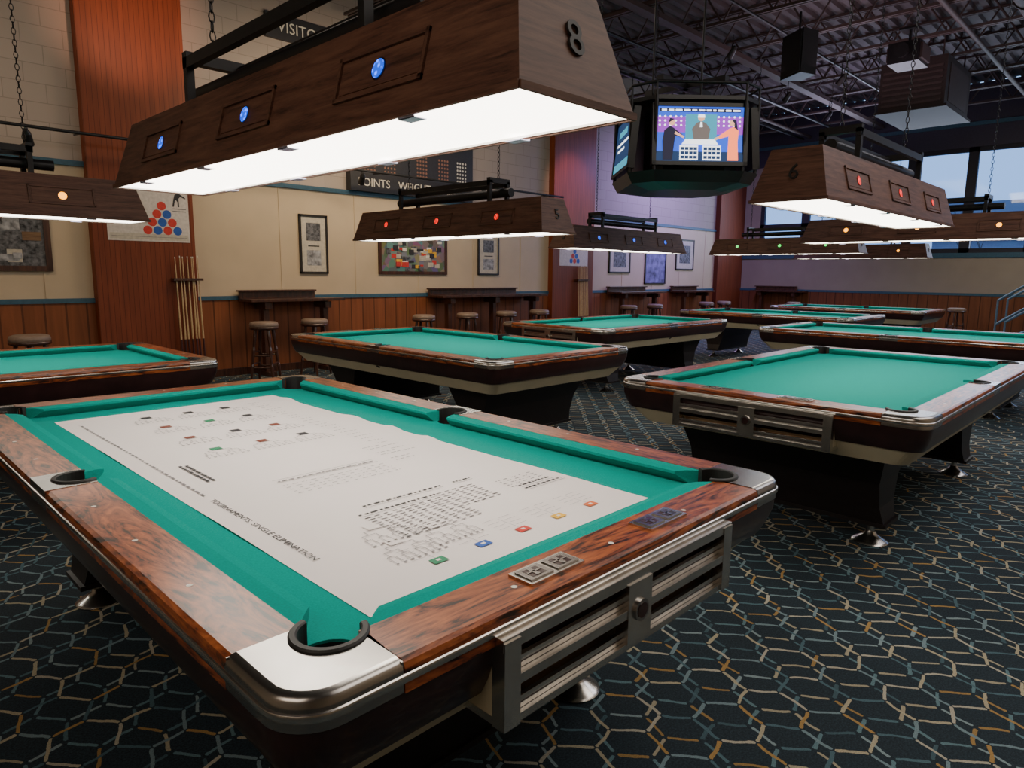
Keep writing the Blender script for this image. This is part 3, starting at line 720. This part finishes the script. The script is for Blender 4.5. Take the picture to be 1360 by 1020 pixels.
# ---------------------------------------------------------------- HVAC, track, misc
M['hvac']=plain('hvac_paint',(.055,.038,.036),.6)
b=B(); b.box((-.8,-.5,-.4),(.8,.5,.4),'hvac')
for k in range(7): b.box((-.82,-.45,-.32+k*.09),(-.80,.45,-.28+k*.09),'joist')
b.box((-.85,-.55,-.42),(.85,.55,-.38),'hvac')
b.box((-.6,-.51,-.3),(.6,-.50,.3),'joist')
for sx in (-.7,.7):
    for sy in (-.4,.4): b.cyl((sx,sy,.4),(sx,sy,.85),.012,'joist',n=6)
b.obj('ceiling_heater',(12.9,1.45,4.6))
b=B(); b.box((-.25,-.2,-.14),(.25,.2,.14),'tvcase'); b.cyl((-.25,0,0),(-.36,0,0),.08,'steel',.10,n=16); b.box((-.2,-.23,-.1),(.2,.23,.1),'hvac'); b.cyl((0,0,.14),(0,0,.36),.02,'steel',n=8); b.box((-.12,-.12,.34),(.12,.12,.37),'steel')
b.obj('ceiling_projector',(10.2,1.0,4.55))
b=B(); b.prism([(-.18,-.16),(.10,-.22),(.10,.22),(-.18,.16)],-.28,.28,'tvcase'); b.box((.10,-.20,-.26),(.115,.20,.26),'steel'); b.cyl((0,0,.28),(0,0,.55),.015,'steel',n=8)
b.obj('ceiling_speaker',(8.55,1.9,4.38),2.6)
b=B(); b.cyl((-1.5,0,0),(1.5,0,0),.20,'joist',n=20)
for x in(-1.5,-.5,.5,1.5): b.cyl((x-.02,0,0),(x+.02,0,0),.215,'hvac',n=20)
for x in(-1,1): b.cyl((x,0,.1),(x,0,.25),.01,'joist',n=6)
b.obj('air_duct',(9.5,-.6,4.68))
b=B(); b.cyl((XS+.02,0,0),(9.1,0,0),.018,'steel',n=10)
for x in (-3,-1,1.05,3,5,7,8.8): b.cyl((x,0,0),(x,.30,.02),.01,'steel',n=6)
def can(b,x,y,z,tx,ty,tz):
    d=Vector((tx,ty,tz)).normalized(); p=Vector((x,y,z)); b.cyl((x,y,z+.10),(x,y,z),.012,'steel',n=8); b.cyl(p-d*.05,p+d*.09,.04,'steel',.05,n=14)
    b.cyl(p-d*.05,p-d*.09,.04,'steel',.02,n=14)
for x in (.55,2.5,4.6,7.0): can(b,x,0,-.11,.2,.6,-.6)
b.obj('track_light_rail',(0,6.48,2.86))
b=B()
for x,y,z in ((5.2,5.4,4.75),(8.8,3.0,4.7),(9.7,5.4,3.1),(12.5,5.6,3.2),(3.0,5.3,4.6),(11,2.2,4.6),(11.5,3.3,4.6),(13.5,3.3,4.6)):
    can(b,x,y,z,.2,.6,-.7); b.cyl((x,y,z+.1),(x,y,4.94),.008,'steel',n=6)
b.box((XS+.05,5.3,4.90),(XW-.05,5.34,4.94),'steel'); 
b.obj('stage_spotlights')
b=B(); M['railblue']=plain('rail_blue_grey',(.14,.24,.34),.4,.2)
for xx in (0,1.0):
    b.add([(xx,.5,0),(xx,.1,0),(xx,-3.0,2.4),(xx,-3.0,2.75),(xx+.05,.5,0),(xx+.05,.1,0),(xx+.05,-3.0,2.4),(xx+.05,-3.0,2.75)],[(0,1,2,3),(7,6,5,4),(0,4,5,1),(1,5,6,2),(2,6,7,3),(3,7,4,0)],'railblue')
    for dz in (.45,.9): b.cyl((xx+.02,.4,dz+.1),(xx+.02,-3.0,2.6+dz),.022,'railblue',n=8)
    for k in range(5): yy=.4-k*.8; zz=.1+ (k*.8)*2.5/3.4; b.cyl((xx+.02,yy,zz-.05),(xx+.02,yy,zz+.9),.018,'railblue',n=8)
for k in range(12): b.box((0.03,.3-k*.27-.3,.18+k*.205),(1.0,.3-k*.27,.21+k*.205),'railblue')
b.obj('staircase',(14.6,-.1,0))
# ---------------------------------------------------------------- lights
def area(name,loc,target,size,energy,color,sy=None):
    l=bpy.data.lights.new(name,'AREA'); l.energy=energy; l.color=color; l.size=size
    if sy: l.shape='RECTANGLE'; l.size_y=sy
    o=bpy.data.objects.new(name,l); COL.objects.link(o); o.location=loc
    o.rotation_euler=(Vector(target)-Vector(loc)).to_track_quat('-Z','Y').to_euler(); return o
def spot(name,loc,target,energy,color,ang=80,blend=.8,r=.08):
    l=bpy.data.lights.new(name,'SPOT'); l.energy=energy; l.color=color; l.spot_size=math.radians(ang); l.spot_blend=blend; l.shadow_soft_size=r
    o=bpy.data.objects.new(name,l); COL.objects.link(o); o.location=loc
    o.rotation_euler=(Vector(target)-Vector(loc)).to_track_quat('-Z','Y').to_euler(); return o
area('warm_wall_light',(4.6,5.0,3.9),(5.0,6.9,1.8),3.2,72,(1,.76,.48),.3)
area('warm_wall_light.001',(-1.0,5.0,3.9),(-.3,6.9,1.8),1.5,26,(1,.76,.5),.3)
spot('pilaster_light',(1.7,5.0,4.0),(1.72,6.9,4.3),105,(1,.50,.30),60)
spot('pilaster_light.001',(9.2,5.2,4.2),(9.8,6.9,3.0),120,(1,.45,.28),46)
area('violet_wall_light',(13.0,5.3,4.0),(13.2,6.9,1.7),2.5,115,(.48,.34,1),.4)
area('warm_back_fill',(15.2,-1.0,3.4),(17.2,-.5,1.4),4.5,36,(1,.82,.58),.3)  # added fill to warm the pinkish back wall, no fixture here
area('ceiling_wash_light',(10,1.5,4.2),(10,1.5,5.6),3.0,24,(.95,.62,.74),3)
area('ceiling_wash_light.001',(14.5,3.5,4.4),(14.5,3.5,5.6),2.5,18,(.8,.55,.92),2.5)
area('ceiling_wash_light.002',(5,3,4.6),(5,3,5.6),2,15,(1,.6,.62),2)
area('window_daylight',(XW-.1,2.0,3.1),(8,2.0,.8),8,190,(.78,.86,1),2.2)
area('room_fill',(3.0,-3.2,4.85),(3.0,-2.0,0),5,115,(1,.90,.80),2.5)  # added overhead fill, lifts ambient light on floor and tables
area('room_fill.001',(8.5,-2.5,4.85),(8.5,-1.5,0),5,100,(.95,.92,1),2.5)  # added overhead fill, no real lamp
area('room_fill.002',(4.5,4.3,4.85),(4.5,4.4,0),5,45,(1,.85,.7),1.2)  # added overhead fill towards the left wall, no real lamp
area('room_fill.003',(-3.2,-1.5,3.6),(0,.5,1.6),2.5,34,(1,.82,.66),1.5)  # added fill from the camera side, lightens the near lamp's long face
w=bpy.data.worlds.new('sky'); S.world=w; w.use_nodes=True; bg=w.node_tree.nodes['Background']
bg.inputs[0].default_value=(.36,.60,1,1); bg.inputs[1].default_value=1.7
# ---------------------------------------------------------------- camera
yaw,pitch,roll,f=.7729,-.1593,.0105,911.554
fw=Vector((math.cos(yaw)*math.cos(pitch),math.sin(yaw)*math.cos(pitch),math.sin(pitch)))
r0=Vector((math.sin(yaw),-math.cos(yaw),0)); u0=r0.cross(fw)
r=r0*math.cos(roll)+u0*math.sin(roll); u=-r0*math.sin(roll)+u0*math.cos(roll)
cam=bpy.data.cameras.new('camera'); co=bpy.data.objects.new('camera',cam); COL.objects.link(co)
cam.sensor_width=36; cam.lens=f/1360*36; cam.clip_end=300; cam.clip_start=.05
mw=Matrix((( r.x,u.x,-fw.x,-1.2294),(r.y,u.y,-fw.y,-2.2776),(r.z,u.z,-fw.z,1.4082),(0,0,0,1)))
co.matrix_world=mw
S.camera=co
